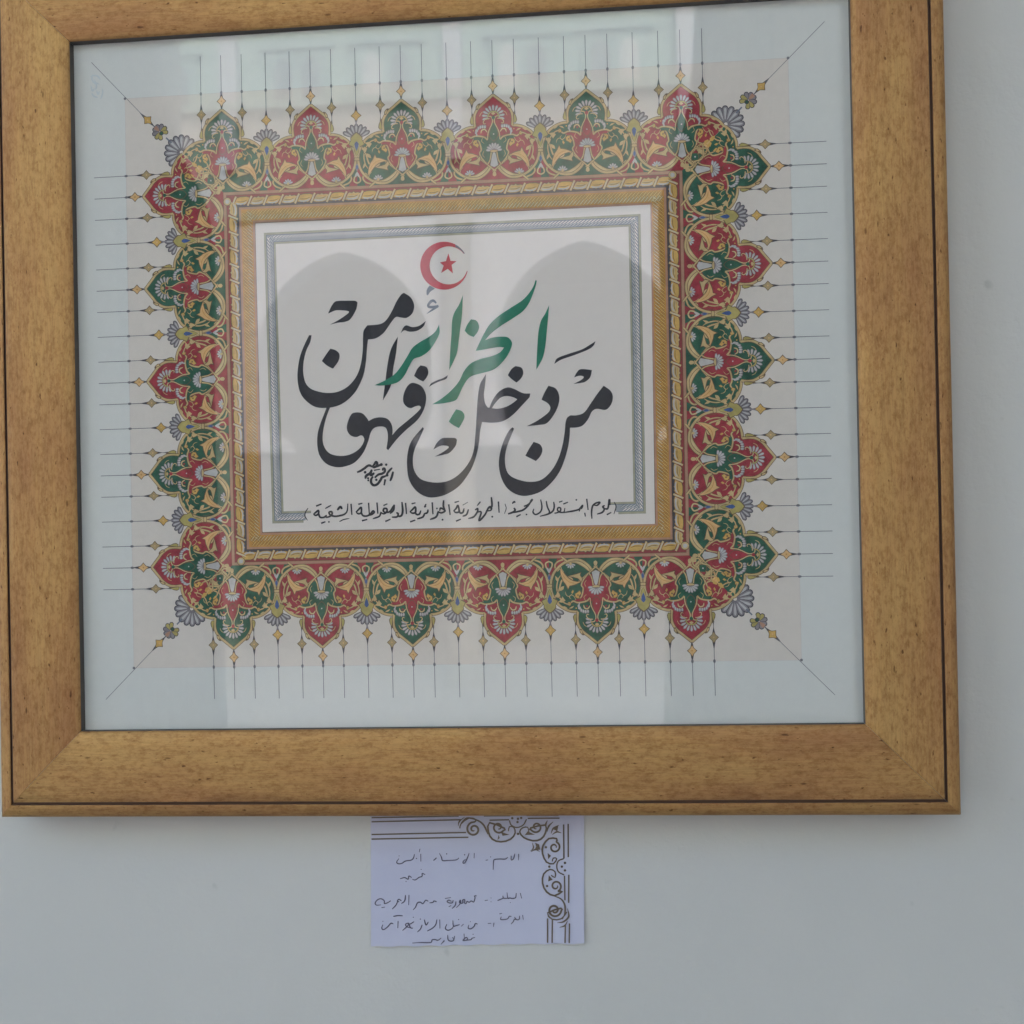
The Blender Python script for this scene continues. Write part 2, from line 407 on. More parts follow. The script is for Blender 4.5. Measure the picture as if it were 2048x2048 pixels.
curtain([(1396, 1560, -900), (1392, 1555, -100), (1388, 1550, 60), (1376, 1545, 200), (1350, 1535, 320), (1316, 1525, 430), (1322, 1520, 600), (1330, 1520, 800), (1334, 1520, 1000), (1330, 1520, 1300), (1325, 1520, 1700), (1320, 1520, 2400)], 7, 'white gathered curtain mirrored along the right side of the glass', 0)
curtain([(190, 300, -900), (200, 306, -100), (210, 312, 60), (240, 330, 200), (230, 372, 320), (240, 425, 430), (245, 440, 600), (245, 436, 800), (245, 440, 1000), (245, 446, 1300), (245, 450, 1700), (245, 455, 2400)], 7, 'white gathered curtain mirrored along the left side of the glass', 1)

# ================================================================== picture frame
pf = empty('picture_frame', (0, 0, 0))
tag(pf, 'gold wooden frame holding Arabic calligraphy in a red and green illuminated border', 'framed picture')
S4 = [on(137.9, 83, SIGHT_Y), on(1700.1, -17, SIGHT_Y), on(1731.3, 1448.6, SIGHT_Y), on(161.6, 1463.3, SIGHT_Y)]   # TL TR BR BL
PROF = [(0, -.0200, 2), (0, -.0292, 2), (.0004, -.0300, 0), (.0016, -.0309, 0), (.012, -.0322, 0), (.030, -.0329, 0), (.048, -.0329, 0), (.0545, -.0326, 0),
        (.0550, -.0322, 1), (.0552, -.0298, 1), (.0568, -.0298, 1), (.0570, -.0316, 0), (.0577, -.0321, 0), (.0605, -.0319, 0), (.0640, -.0308, 0), (.0664, -.0288, 0), (.0673, -.0265, 0), (.0675, -.022, 0), (.0675, .0124, 0)]
def corner_dir(i):
    p = Vector(S4[i]); a = Vector(S4[i-1]); b = Vector(S4[(i+1) % 4])
    e1 = (p-a).normalized(); e2 = (b-p).normalized()
    n1 = Vector((-e1.y, e1.x)); n2 = Vector((-e2.y, e2.x))           # outward, clockwise order
    m = (n1+n2); m /= (m.dot(n1)); return m
CDIR = [corner_dir(i) for i in range(4)]
for i in range(4):
    j = (i+1) % 4; A, B = Vector(S4[i]), Vector(S4[j]); L = (B-A).length; ex = (B-A).normalized()
    ang = math.atan2(ex.y, ex.x)
    n = 40; vv = []; ff = []; fm = []; K_ = len(PROF)
    cen = (A+B)/2
    M = Matrix.Rotation(-ang, 2)
    for k in range(n+1):
        t = k/n
        for (u, y, mi) in PROF:
            a = A + CDIR[i]*u; b = B + CDIR[j]*u; p = a+(b-a)*t
            g = .00016 if .2 < t < .8 or True else 0
            # a hair's width of open mitre at the very ends
            if k == 0: p = p + ex*.00010
            if k == n: p = p - ex*.00010
            q = M @ (p-cen)
            vv.append((q.x, y + (.00012*math.sin(q.x*37+u*90+i*2) if mi == 0 and y < -.028 else 0), q.y))
    for k in range(n):
        for q in range(K_-1):
            a = k*K_+q; ff.append((a, a+1, a+K_+1, a+K_)); fm.append(max(PROF[q][2], PROF[q+1][2]) if PROF[q][2] == PROF[q+1][2] else (1 if 1 in (PROF[q][2], PROF[q+1][2]) and 2 not in (PROF[q][2], PROF[q+1][2]) else 0))
    o = mesh('frame_rail', vv, ff, [GOLD, GROOVE, REBATE], pf, fm)
    o.location = (cen.x, 0, cen.y); o.rotation_euler = (0, -ang, 0)
    o.data.polygons.foreach_set('use_smooth', [True]*len(o.data.polygons))
    try: o.data.set_sharp_from_angle(angle=math.radians(38))
    except Exception: pass
def inset(u): return [Vector(S4[i]) + CDIR[i]*u for i in range(4)]
q = inset(.004)
back = mesh('backing_board', [(p.x, y, p.y) for y in (PRINT_Y+.004, PRINT_Y+.0005) for p in q], [(0, 1, 2, 3), (7, 6, 5, 4), (0, 4, 5, 1), (1, 5, 6, 2), (2, 6, 7, 3), (3, 7, 4, 0)], REBATE, pf)
q = inset(.003)
gl = mesh('glass_pane', [(p.x, y, p.y) for y in (GLASS_Y, GLASS_Y+.0016) for p in q], [(0, 3, 2, 1), (4, 5, 6, 7), (0, 1, 5, 4), (1, 2, 6, 5), (2, 3, 7, 6), (3, 0, 4, 7)], GLASS, pf)
bm = bmesh.new(); bm.from_mesh(gl.data); bmesh.ops.recalc_face_normals(bm, faces=bm.faces); bm.to_mesh(gl.data); bm.free()

# ------------------------------------------------------------------ the printed sheet and its printing
art = mesh('art_print', [(p.x, PRINT_Y, p.y) for p in inset(.0035)], [(0, 3, 2, 1)], K['paper'], pf)
PY = PRINT_Y-4e-6
def rect_from(pts): return [on(a, b, PRINT_Y) for a, b in pts]
p = Print(); cr = rect_from([(250, 197.5), (1576, 116), (1603, 1320), (268, 1336)])
p.fill(cr, 'cream')
for i in range(4): p.stroke([cr[i], cr[(i+1) % 4]], .00035, 'creamedge', smooth=False)
p.bake('tinted_panel', lambda u, v: (u, v), PY, art)

BX0, BX1, BZ0, BZ1 = -.1796, .1752, -.1437, .1472                   # outer red border of the panel
def lerp2(r, u, v):                                                 # bilinear in a traced rectangle TL TR BR BL; u right, v down
    a = (r[0][0]+(r[1][0]-r[0][0])*u, r[0][1]+(r[1][1]-r[0][1])*u); b = (r[3][0]+(r[2][0]-r[3][0])*u, r[3][1]+(r[2][1]-r[3][1])*u)
    return (a[0]+(b[0]-a[0])*v, a[1]+(b[1]-a[1])*v)
RB = rect_from([(446.4, 384.8), (1364.9, 340.6), (1379.3, 1111.2), (463.8, 1131.2)])
RA = rect_from([(511, 449), (1300.7, 409.4), (1309.8, 1047.8), (525.4, 1063.4)])
RS = rect_from([(528, 466), (1281, 428), (1292, 1027), (545, 1047)])
RBW = BX1-BX0
def side_frame(r, i):
    """origin, along, outward for side i of rectangle r (0 top, 1 right, 2 bottom, 3 left)"""
    a, b = Vector(r[i]), Vector(r[(i+1) % 4]); e = (b-a).normalized(); n = Vector((-e.y, e.x))
    return a, b, e, n
def ring(pr, r, d0, d1, mat):
    """closed band between insets d0 and d1 (metres inwards) of rectangle r"""
    def ins(d):
        out = []
        for i in range(4):
            p0 = Vector(r[i]); e1 = (p0-Vector(r[i-1])).normalized(); e2 = (Vector(r[(i+1) % 4])-p0).normalized()
            n1, n2 = Vector((e1.y, -e1.x)), Vector((e2.y, -e2.x)); m = n1+n2; m /= m.dot(n1); out.append(tuple(p0+m*d))
        return out
    A, B = ins(d0), ins(d1)
    for i in range(4): pr.fill([A[i], A[(i+1) % 4], B[(i+1) % 4], B[i]], mat)
# bands
pr = Print(6e-5); 
ring(pr, RB, 0, .0110, 'crimson'); ring(pr, RB, .0100, .0127, 'charcoal')
ring(pr, RB, -.0003, .0002, 'brown'); ring(pr, RB, .0002, .0023, 'pink'); ring(pr, RB, .0023, .0027, 'brown')
pr.bake('red_border', lambda u, v: (u, v), PY, art)
# chain of gilt leaves and cords on the red band
pr = Print(1.2e-4)
for i in range(4):
    a, b, e, n = side_frame(RB, i); L = (b-a).length; N = round((L-.012)/.0128); st = (L-.016)/N
    base = a - n*.0075
    def Q(s, d): return tuple(base + e*s + n*d)
    zk = pr.z
    for k in range(N):
        s0 = .0085+st*k; pr.z = zk + (6e-5 if k % 2 else 0)
        X = lambda t, d: Q(s0+st*t, d)
        if k % 2:
            body = [(.03, -.0028), (.22, -.0035), (.60, -.0035), (.84, -.0026), (.90, -.0002), (1.0, .0020), (.84, .0027), (.66, .0024), (.56, .0035), (.46, .0024), (.30, .0030), (.20, .0018)]
        else:
            body = [(.03, -.0026), (.20, -.0030), (.34, -.0024), (.42, -.0036), (.54, -.0024), (.66, -.0034), (.80, -.0022), (.90, .0000), (1.0, .0026), (.80, .0034), (.40, .0034), (.20, .0026)]
        pr.fill([X(t, d*1.10) for t, d in body], 'brown'); pr.fill([X(t, d*.90) for t, d in body], 'tan' if k % 2 else 'gold')
        pr.stroke([X(.12, -.0014), X(.30, -.0022), X(.62, -.0020), X(.82, -.0006)], .0011, 'petal', (.3, .3))
        pr.stroke([X(.22, .0006), X(.45, .0012), X(.70, .0010), X(.92, .0018)], .0009, 'gold', (.3, .3))
        pr.stroke([X(.18, -.0004), X(.42, -.0006), X(.62, -.0004), X(.84, .0006)], .0005, 'umber', (.3, .3))
        P_ = [X(-.13, -.0038), X(-.03, -.0012), X(.04, .0012), X(.14, .0037)]
        pr.stroke(P_, .0021, 'umber'); pr.stroke(P_, .0014, 'light'); pr.stroke([X(-.10, -.0026), X(.11, .0026)], .0004, 'petal', smooth=False)
    pr.z = zk + 1.2e-4; pr.dot(Q(.0032, 0), .0034, 'brown'); pr.dot(Q(.0032, 0), .0029, 'tan'); pr.dot(Q(.0032, 0), .0017, 'petal'); pr.z = zk
pr.bake('chain_border', lambda u, v: (u, v), PY, art)
# gold braid
pr = Print(2.2e-4)
ring(pr, RB, .0123, .0252, 'pink'); ring(pr, RB, .0122, .0125, 'brown'); ring(pr, RB, .0141, .0233, 'ochre')
def braid(pr, r, d0, d1, pitch, m1, m2, w, skip=None, edge='brown'):
    """two rows of twisted strands; every strand has a dark edge and a light core"""
    z0 = pr.z
    for i in range(4):
        a, b, e, n = side_frame(r, i); L = (b-a).length; h = (d1-d0); N = int((L-2*d0-h*.6)/pitch)
        for k in range(N):
            s0 = d0 + h*.55 + pitch*k
            if skip and skip(i, s0/L): continue
            for row in (0, 1):
                c = d0 + h*(.27 if row == 0 else .73); off = 0 if row == 0 else pitch*.5
                P = [tuple(a+e*(s0+off+q*pitch)-n*(c-f*h*.27)) for q, f in ((-.62, -.85), (-.25, -.35), (.25, .35), (.62, .85))]
                pr.z = z0 + (k % 4)*6e-6 + row*2.4e-5
                pr.stroke(P, w*1.55, edge, taper=(.5, .5), n=2); pr.stroke(P, w*.85, m1 if row == 0 else m2, taper=(.5, .5), n=2)
    pr.z = z0 + 6e-5
braid(pr, RB, .0145, .0230, .0027, 'gold', 'tan', .0010, edge='umber')
ring(pr, RB, .0249, .0254, 'brown')
pr.bake('gold_braid_border', lambda u, v: (u, v), PY, art)
# white panel with its silver braid, open along the bottom where the line of writing runs
pr = Print(3.6e-4)
pr.fill([tuple(x) for x in RA], 'white')
pr.bake('white_panel', lambda u, v: (u, v), PY, art)
pr = Print(4.2e-4)
def openside(i, s): return i == 2 and .062 < s < .909
def ringo(pr, r, d0, d1, mat):
    def ins(d):
        out = []
        for i in range(4):
            p0 = Vector(r[i]); e1 = (p0-Vector(r[i-1])).normalized(); e2 = (Vector(r[(i+1) % 4])-p0).normalized()
            n1, n2 = Vector((e1.y, -e1.x)), Vector((e2.y, -e2.x)); m = n1+n2; m /= m.dot(n1); out.append(p0+m*d)
        return out
    A, B = ins(d0), ins(d1)
    for i in range(4):
        j = (i+1) % 4
        if i == 2:
            for t0, t1 in ((0, .072), (.914, 1)):
                a0 = A[2]+(A[3]-A[2])*t0; a1 = A[2]+(A[3]-A[2])*t1
                bd = (B[3]-B[2]); b0 = B[2] if t0 == 0 else Vector((a0.x, B[2].y+(B[3].y-B[2].y)*t0)); b1 = B[3] if t1 == 1 else Vector((a1.x, B[2].y+(B[3].y-B[2].y)*t1))
                pr.fill([tuple(a0), tuple(a1), tuple(b1), tuple(b0)], mat)
        else: pr.fill([tuple(A[i]), tuple(A[j]), tuple(B[j]), tuple(B[i])], mat)
ringo(pr, RS, 0, .0020, 'khaki'); ringo(pr, RS, .0020, .0074, 'silver'); ringo(pr, RS, .0018, .0022, 'slate'); ringo(pr, RS, .0074, .0092, 'khaki'); ringo(pr, RS, .0072, .0076, 'slate')
braid(pr, RS, .0023, .0072, .0027, 'white', 'petal', .00105, skip=openside, edge='slate')
pr.bake('silver_braid_border', lambda u, v: (u, v), PY, art)

# ------------------------------------------------------------------ medallions
def medallion(A, B):
    """A main ground, B second ground; half drawn on u > 0 then mirrored. Units: 1 = 51.6 micrometres"""
    p = Print(1.5e-4)
    m0 = p.mark()
    p.fill([(0, 0), (690, 0), (690, 420), (600, 300), (0, 300)], A)
    p.fill([(430, 0), (688, 0), (688, 300), (560, 190)], B)
    p.fill([(560, 0), (688, 0), (688, 130), (630, 140)], A)
    sil = '0,60* 60,190 100,95 200,32 300,15 420,40 540,120 630,230 675,380 655,530 575,670 475,750 375,790 275,800* 287,890 272,990 215,1080 120,1160 0,1265*'
    p.fill(outline(sil), A)
    # second ground: core
    p.shape('0,200* 95,250 150,290 215,330 205,440 235,560 330,625 250,655 170,650 95,640 0,640*', B)
    # cords in the spandrel
    p.outlined('470,15 560,50 600,110 570,180 520,140', 18, 'tan', taper=(1, .4))
    p.outlined('688,40 640,70 650,130 688,170', 16, 'light')
    p.petal((688, 210), 200, 70, 30, 'mauve'); p.petal((688, 210), 160, 80, 30, 'petal')
    # crescent leaf on top of the lobe
    p.shape('465,95* 400,45 310,25 220,40 130,95 62,185* 105,205* 180,140 270,90 350,72 420,85', 'brown')
    p.shape('455,88* 395,48 310,32 225,46 138,100 72,180* 100,196* 178,132 268,80 350,62 415,76', 'tan')
    p.shape('300,45* 225,60 150,110 95,170* 150,130 230,85', 'light')
    # rim
    p.outlined('30,230 100,120 200,42 300,22 420,45 540,122 628,232 668,380 648,528 570,665 470,742 375,780 278,792', 25, 'tan')
    p.outlined('420,45 480,-8 505,-30', 20, 'tan', taper=(1, .3))
    p.outlined('278,788 288,890 272,985 215,1075 120,1155 0,1255', 25, 'tan')
    # inner ring and its leaves
    p.outlined('112,228 235,335 330,385 355,300 440,280 505,330 540,440 572,540', 17, 'tan', taper=(1, .5))
    p.outlined('112,228 190,330 215,400 190,450 215,560 250,600', 15, 'tan', taper=(1, .4))
    p.outlined('92,588 150,635 270,655 345,632 395,680', 17, 'tan', taper=(1, .4))
    p.shape('395,640 370,660 390,705 430,690 425,650', 'brown'); p.shape('396,647 378,662 392,697 422,685 418,655', 'gold')
    p.outlined('398,682 480,650 548,560 580,440 560,320 520,250', 13, 'tan', taper=(1, .5))
    p.shape('528,125* 522,240 490,335 450,392 414,470* 386,412* 325,402 205,352* 295,335 375,302 435,245 490,165', 'brown')
    p.shape('521,150* 512,240 481,328 441,386 412,450* 391,403* 330,392 225,352* 300,345 380,312 442,252 495,182', 'peach')
    p.shape('207,362* 194,300 222,255 210,205* 290,228 415,262* 315,292 268,306 245,335', 'brown'); p.shape('215,352* 205,300 232,257 223,219* 290,239 398,262* 310,283 262,298 236,328', 'tan')
    p.stroke('500,220 450,300 390,350 300,372', 8, 'ochre', taper=(.3, .3)); p.stroke('470,200 500,160 520,100', 9, 'tan')
    p.shape('470,405* 520,425 540,480* 505,470 480,450', 'tan')
    p.shape('575,470* 545,500 520,560* 560,590* 590,575* 610,600* 618,545* 590,520', 'brown'); p.shape('575,480* 550,505 530,555* 560,580* 588,565* 603,585* 608,545* 586,525', 'tan')
    p.shape('240,470* 215,520* 250,560* 235,600* 285,600* 320,570* 315,520* 280,500', 'brown'); p.shape('243,482* 224,520* 258,560* 247,592* 283,590* 310,566* 306,524* 276,508', 'gold'); p.dot((270, 545), 12, 'brown')
    p.shape('455,620* 500,560* 520,600* 560,640* 500,650', 'tan')
    p.shape('600,250* 590,310 560,350* 555,300', 'tan')
    # daisy at the top of the lobe
    for k in range(-2, 3): p.petal((368, 78), k*34, 78, 30, 'mauve'); p.petal((368, 78), k*34, 72, 22, 'petal', .3)
    p.dot((368, 84), 20, 'tan')
    # axis: bud, white wedge, cap, fan, drop
    p.shape('0,40* 26,60 22,100 0,130* ', 'tan')
    p.outlined('-30,120 20,150 95,215', 14, 'tan', taper=(.4, 1))
    p.shape('0,170* 68,205* 40,330 20,400 0,400*', 'brown'); p.shape('0,180* 58,210* 34,330 15,395 0,395*', 'petal')
    p.outlined('105,215 62,290 42,400', 13, 'tan')
    for a in (12, 36, 60, 84): p.petal((0, 425), a, 122, 40, 'mauve'); p.petal((0, 425), a, 114, 27, 'petal', .3)
    p.shape('0,395* 30,400 62,412 50,435 0,440*', 'brown'); p.shape('0,400* 28,406 54,415 45,430 0,434*', 'tan')
    p.shape('0,560* 45,600 72,660 55,740 25,820 0,850*', 'brown'); p.shape('0,572* 38,605 62,660 46,735 20,810 0,835*', B)
    p.dot((0, 672), 11, 'petal', 8)
    p.outlined('92,590 84,680 60,750 25,820 14,880 40,935 90,930 105,885', 10, 'light', taper=(1, .5))
    p.shape('0,880* 26,915 0,950*', B)
    # white beads under the lobe
    for (x, y) in ((262, 700), (245, 735), (225, 765), (195, 780), (162, 785), (128, 782)):
        p.dot((x, y+6), 21, 'mauve', 8, 29); p.dot((x, y), 13, 'petal', 8, 23)
    for (x, y) in ((252, 668), (262, 735)): p.dot((x, y), 11, 'petal', 7, 18)
    p.outlined('95,700 130,745 175,735 190,690', 14, 'light', taper=(.4, .4)); p.dot((140, 708), 17, 'crimson', 7)
    # corolla in the drop
    for a in (0, 21, 42, 63, 84, 105):
        a2 = a; p.petal((0, 935), a2, 172, 42, 'mauve', .45); p.petal((0, 935), a2, 164, 28, 'petal', .55)
    p.outlined('0,1005 40,998 72,965 78,925', 13, 'olive', taper=(1, .4)); p.shape('0,955* 30,975 0,1000*', 'tan')
    p.outlined('58,902 112,896 150,860 140,828 112,836', 9, 'light', taper=(1, .4)); p.stroke('150,1010 185,985 205,940', 9, 'tan', taper=(.4, .6))
    p.stroke('148,430 168,370 138,325', 8, 'tan', taper=(.4, .4)); p.stroke('142,535 182,575 160,632', 8, 'tan', taper=(.4, .4)); p.stroke('300,620 330,560 372,540 395,575 370,600', 9, 'tan', taper=(.5, .4))
    p.shape('425,735* 470,705 510,715* 478,742', 'tan'); p.shape('330,700* 360,735 410,740* 372,715', 'tan'); p.dot((300, 735), 11, 'gold', 7); p.dot((560, 640), 10, 'gold', 7)
    p.stroke('455,490 440,540 400,560 350,520', 9, 'tan', taper=(.4, .4)); p.shape('350,520* 330,490 345,465* 365,500', 'gold'); p.stroke('610,300 632,370 625,440', 8, 'brown', taper=(.3, .3))
    # little ears outside the rim
    p.shape('292,830* 330,820* 352,860* 345,905* 322,960* 312,1000* 296,960', 'brown'); p.shape('298,838* 326,830* 342,860* 336,900* 314,950', 'olive')
    p.shape('215,1085* 232,1040 262,1050* 258,1090* 225,1130* 190,1135', 'brown'); p.shape('220,1085* 236,1055 252,1062* 248,1086* 220,1118', 'tan')
    p.mirror(m0)
    return p
def lozenge(p, v, hw, hh, m):
    """diamond finial with dark spikes on the line u = 0"""
    p.fill([(0, v-hh*2.0), (20, v-hh*.8), (22, v+hh*.8), (0, v+hh*2.4), (-22, v+hh*.8), (-20, v-hh*.8)], 'charcoal')
    sh = [(0, v-hh), (hw*.40, v-hh*.42), (hw, v), (hw*.42, v+hh*.45), (0, v+hh), (-hw*.42, v+hh*.45), (-hw, v), (-hw*.40, v-hh*.42)]
    p.fill([(a*1.22, v+(b-v)*1.18) for a, b in sh], 'brown'); p.fill(sh, m); p.dot((0, v), hw*.2, 'peach' if m != 'peach' else 'ochre', 6)
def finial(kind, vend, vbead):
    p = Print(1.3e-4)
    v0 = {'tip': 1250, 'side': 960, 'gap': 1120}[kind]; c = {'tip': 1385, 'side': 1195, 'gap': 1055}[kind]
    p.stroke([(0, v0 if kind != 'gap' else 940), (0, vend)], 9.5, 'ray', smooth=False)
    if kind == 'side': p.fill([(-12, 955), (12, 955), (3, 1040), (-3, 1040)], 'ray')
    lozenge(p, c, 62 if kind != 'gap' else 70, 78, {'tip': 'peach', 'side': 'drab', 'gap': 'gold'}[kind])
    p.dot((0, vbead), 19, 'ray', 8, 30)
    return p
def pendant():
    """drop and shell in the gap between two medallions"""
    p = Print(1.9e-4)
    m0 = p.mark()
    for a in (0, 20, 40, 60): p.petal((0, 700), a, 235, 70, 'charcoal', .3); p.petal((0, 700), a, 222, 52, 'mauve', .35); p.petal((0, 700), a, 205, 20, 'petal', .5)
    p.shape('0,420* 34,500 50,570 125,615* 112,650 90,690* 95,720* 55,770 0,810*', 'brown'); p.shape('0,440* 26,505 44,580 112,622* 100,650 80,690* 84,715* 48,758 0,795*', 'olive')
    p.outlined('0,425 38,500 44,560 20,640', 9, 'light')
    p.mirror(m0)
    p.fill([(-16, 900), (16, 900), (8, 985), (-8, 985)], 'mauve')
    p.fill(outline('0,520* 26,590 28,635 0,668 -28,635 -26,590'), 'blue')
    p.fill([(-40, 372), (40, 372), (46, 400), (36, 425), (-36, 425), (-46, 400)], 'brown'); p.fill([(-32, 380), (32, 380), (38, 400), (30, 418), (-30, 418), (-38, 400)], 'tan')
    p.fill(outline('0,340* 24,290 20,250 0,215* -20,250 -24,290'), 'mauve'); p.fill(outline('0,320* 14,290 12,262 0,240* -12,262 -14,290'), 'blue')
    return p
def corner_shell():
    p = Print(3e-5)
    m0 = p.mark()
    for a in (112, 90, 68, 46, 23, 0): p.petal((0, 905), a, 275, 104, 'charcoal', .1); p.petal((0, 905), a, 258, 82, 'mauve', .12); p.petal((0, 905), a, 240, 36, 'petal', .3)
    p.mirror(m0)
    p.stroke([(0, 1120), (0, 1240)], 22, 'slate', smooth=False)
    m0 = p.mark()
    for a, m in ((20, 'mauve'), (60, 'mauve'), (100, 'olive'), (140, 'olive')): p.petal((0, 1370), a, 130, 72, 'charcoal', .1); p.petal((0, 1370), a, 118, 54, m, .15)
    p.mirror(m0); p.petal((0, 1370), 0, 120, 60, 'pink', .2); p.dot((0, 1340), 34, 'charcoal'); p.dot((0, 1340), 20, 'green')
    p.stroke([(0, 1480), (0, 1600)], 16, 'slate', smooth=False)
    lozenge(p, 1640, 66, 78, 'gold')
    return p
def corner_knot(col):
    p = Print(2.4e-4)
    p.fill(outline('0,185* 75,260 0,345* -75,260'), 'brown'); p.fill(outline('0,200* 60,262 0,330* -60,262'), 'green'); p.dot((0, 265), 13, 'petal', 8)
    m0 = p.mark()
    p.outlined('0,60 60,130 40,200 90,300 60,380 0,430', 14, 'tan')
    p.outlined('0,430 50,470 120,450 160,520', 13, 'tan', taper=(1, .4))
    p.shape('20,480* 60,520* 40,570* 10,560', 'gold')
    p.shape('130,500* 170,520* 180,570* 135,560', 'gold')
    p.outlined('0,640 70,655 130,690', 13, 'tan', taper=(1, .5))
    p.mirror(m0)
    p.fill(outline('0,130* 40,95 30,50 0,30 -30,50 -40,95'), 'tan')
    p.shape('-30,600* 0,570* 30,600* 22,650* 0,680* -22,650*', 'gold')
    p.shape('-24,800* 0,765* 24,800* 0,850*', 'tan')
    return p

UN = RBW/5/1376.0
RG = medallion('red', 'green'); GR = medallion('green', 'red')
RE = rect_from([(183, 125), (1649, 43), (1670, 1390), (212, 1399)])     # where the thin rays end
def line_hit(o, n, r, i):
    a, b = Vector(r[i]), Vector(r[(i+1) % 4]); d = b-a; den = n.x*d.y-n.y*d.x
    return ((a.x-o.x)*d.y-(a.y-o.y)*d.x)/den
NM = [5, 4, 5, 4]; first = {0: 'G', 1: 'G', 2: 'R', 3: 'R'}               # going clockwise from each side's start
K45 = 1
for i in range(4):
    a, b, e, n = side_frame(RB, i); L = (b-a).length; N = NM[i]; st = L/N; su = st/1376.0
    for k in range(N+1):
        o = a + e*(st*k)
        isG = (k % 2 == 0) == (first[i] == 'G')
        src = GR if isG else RG
        T = lambda u, v, o=o: (o.x+e.x*u*su+n.x*v*UN, o.y+e.y*u*su+n.y*v*UN)
        clip = None
        sx = su/UN
        if k == 0: clip = [(sx, 1, 0)]          # keep v > -u
        if k == N: clip = [(-sx, 1, 0)]
        if k in (0, N):
            # the inner half starts on the border line; the outer half runs to the diagonal
            clip = clip
        src.bake('medallion', T, PY, art, clip)
        vend = lambda oo: line_hit(oo, n, RE, i)/UN
        vbd = lambda oo: line_hit(oo, n, cr, i)/UN
        finial('tip', vend(o), vbd(o)).bake('ray_finial', T, PY, art)
        for s in (-1, 1):
            oo = o + e*(318*su*s); T2 = lambda u, v, oo=oo: (oo.x+e.x*u*UN+n.x*v*UN, oo.y+e.y*u*UN+n.y*v*UN)
            finial('side', vend(oo), vbd(oo)).bake('ray_finial', T2, PY, art)
        if k < N:
            oo = o + e*(st/2); T2 = lambda u, v, oo=oo: (oo.x+e.x*u*UN+n.x*v*UN, oo.y+e.y*u*UN+n.y*v*UN)
            finial('gap', vend(oo), vbd(oo)).bake('ray_finial', T2, PY, art)
            pendant().bake('pendant', T2, PY, art)
# corners
for i in range(4):
    c = Vector(RB[i]); tgt = Vector(RE[i]); d = (tgt-c).normalized()
    dd = Vector({0: (-1, 1), 1: (1, 1), 2: (1, -1), 3: (-1, -1)}[i]).normalized(); t = Vector((-dd.y, dd.x))
    T = lambda u, v, c=c, dd=dd, t=t: (c.x+t.x*u*UN+dd.x*v*UN, c.y+t.y*u*UN+dd.y*v*UN)
    corner_knot('green').bake('corner_knot', T, PY, art)
    corner_shell().bake('corner_shell', T, PY, art)
    st_ = c + dd*1720*UN; pr = Print(1.3e-4); pr.stroke([tuple(st_), tuple(tgt)], .00042, 'ray', smooth=False); pr.dot(tuple(cr[i]), .0011, 'ray', 8)
    pr.bake('corner_ray', lambda u, v: (u, v), PY, art)
# faint stamp near the top left corner
pr = Print(1.3e-4)
for s in ('400,650 560,600 700,640 780,760', '480,560 470,760 560,900 640,900 760,940', '420,980 480,1200 560,1100', '860,1100 880,1250 850,1380 800,1520', '640,1180 700,1330 760,1200', '450,1280 540,1400 700,1450', '560,760 640,1000 600,1160'):
    pr.stroke(s, 60, 'faint', taper=(.3, .3))
pr.bake('faint_stamp', px_map(160, 120, 19.32, PRINT_Y), PY, art)

# ------------------------------------------------------------------ the calligraphy (outlines traced in an enlargement: origin 560,480, 3.715 units per pixel)
TM = px_map(560, 480, 3.715, PRINT_Y)
def glyph(name, txt, mat, hole=None, dx=0, z=6e-4):
    p = Print(z); loops = []
    for t in [txt] + ([hole] if hole else []):
        P = [(a+dx, b, c) for a, b, c in parse(t)]; loops.append(outline(P, 6))
    p.fill(loops, mat); return p.bake(name, TM, PY, art)
BD = 1040
G = 'letter'; D = 'letter_dot'; Mk = 'vowel_mark'
glyph(Mk, '358,548* 385,490 410,460 440,453 500,452 560,453 578,466* 566,520 525,588 487,608 430,616 372,630* 425,602 475,570 512,540 505,529 470,524 415,524', 'black')
glyph(G, '922,393* 972,428 997,482 986,542 945,578 905,578 865,572 838,598 805,645 770,692 715,730 655,740* 648,800 640,900 625,990 598,1062 560,1130 500,1192 430,1232 345,1248 262,1240 192,1192 150,1130 132,1040 135,950 152,860 185,775 218,708* 236,708* 226,760 197,822 178,900 174,980 190,1058 230,1105 300,1130 370,1137 440,1125 510,1085 568,1015 600,930 616,820 618,720 624,672 650,635* 700,632 755,622 795,590 832,530 868,455 900,408', 'black')
glyph(D, '375,808* 415,820 443,850 435,900 395,957* 352,935 312,900* 345,850', 'black')
glyph(G, '877,718* 862,850 842,960 832,1060 802,1130 765,1195* 780,1080 795,960 812,860 835,790', 'black')
glyph(Mk, '898,693* 915,655 940,635 985,648 1035,638 1085,603* 1065,645 1020,675 965,682 925,672', 'black')
glyph(G, '990,1062 1050,1085 1082,1140 1085,1200 1065,1270 1020,1340 940,1410 870,1480 805,1562* 792,1550* 802,1480 800,1430 785,1395 750,1386 705,1395 676,1430 655,1500 620,1580 560,1650 490,1681 420,1688 350,1665 300,1610 280,1540 280,1450 300,1370 348,1245* 375,1238* 345,1320 325,1400 318,1480 332,1540 370,1585 430,1603 500,1600 560,1575 602,1538 626,1492 622,1465 603,1452 570,1464 530,1455 502,1420 500,1370 528,1300 562,1282 610,1287 643,1318 660,1345* 700,1325 750,1318 800,1330 830,1370 838,1420 835,1450* 880,1400 940,1350 1010,1290 1046,1250 1036,1232 1008,1236 970,1250 932,1230 915,1190 925,1130 953,1080', 'black')
glyph(D, '1045,932* 1090,945 1103,985 1090,1022 1065,1052* 1030,1035 997,1010* 1020,960', 'black')
glyph(Mk, '68,1092* 85,1065 130,1042 170,1028 208,1005* 196,1032 145,1052 100,1072', 'black', dx=BD)
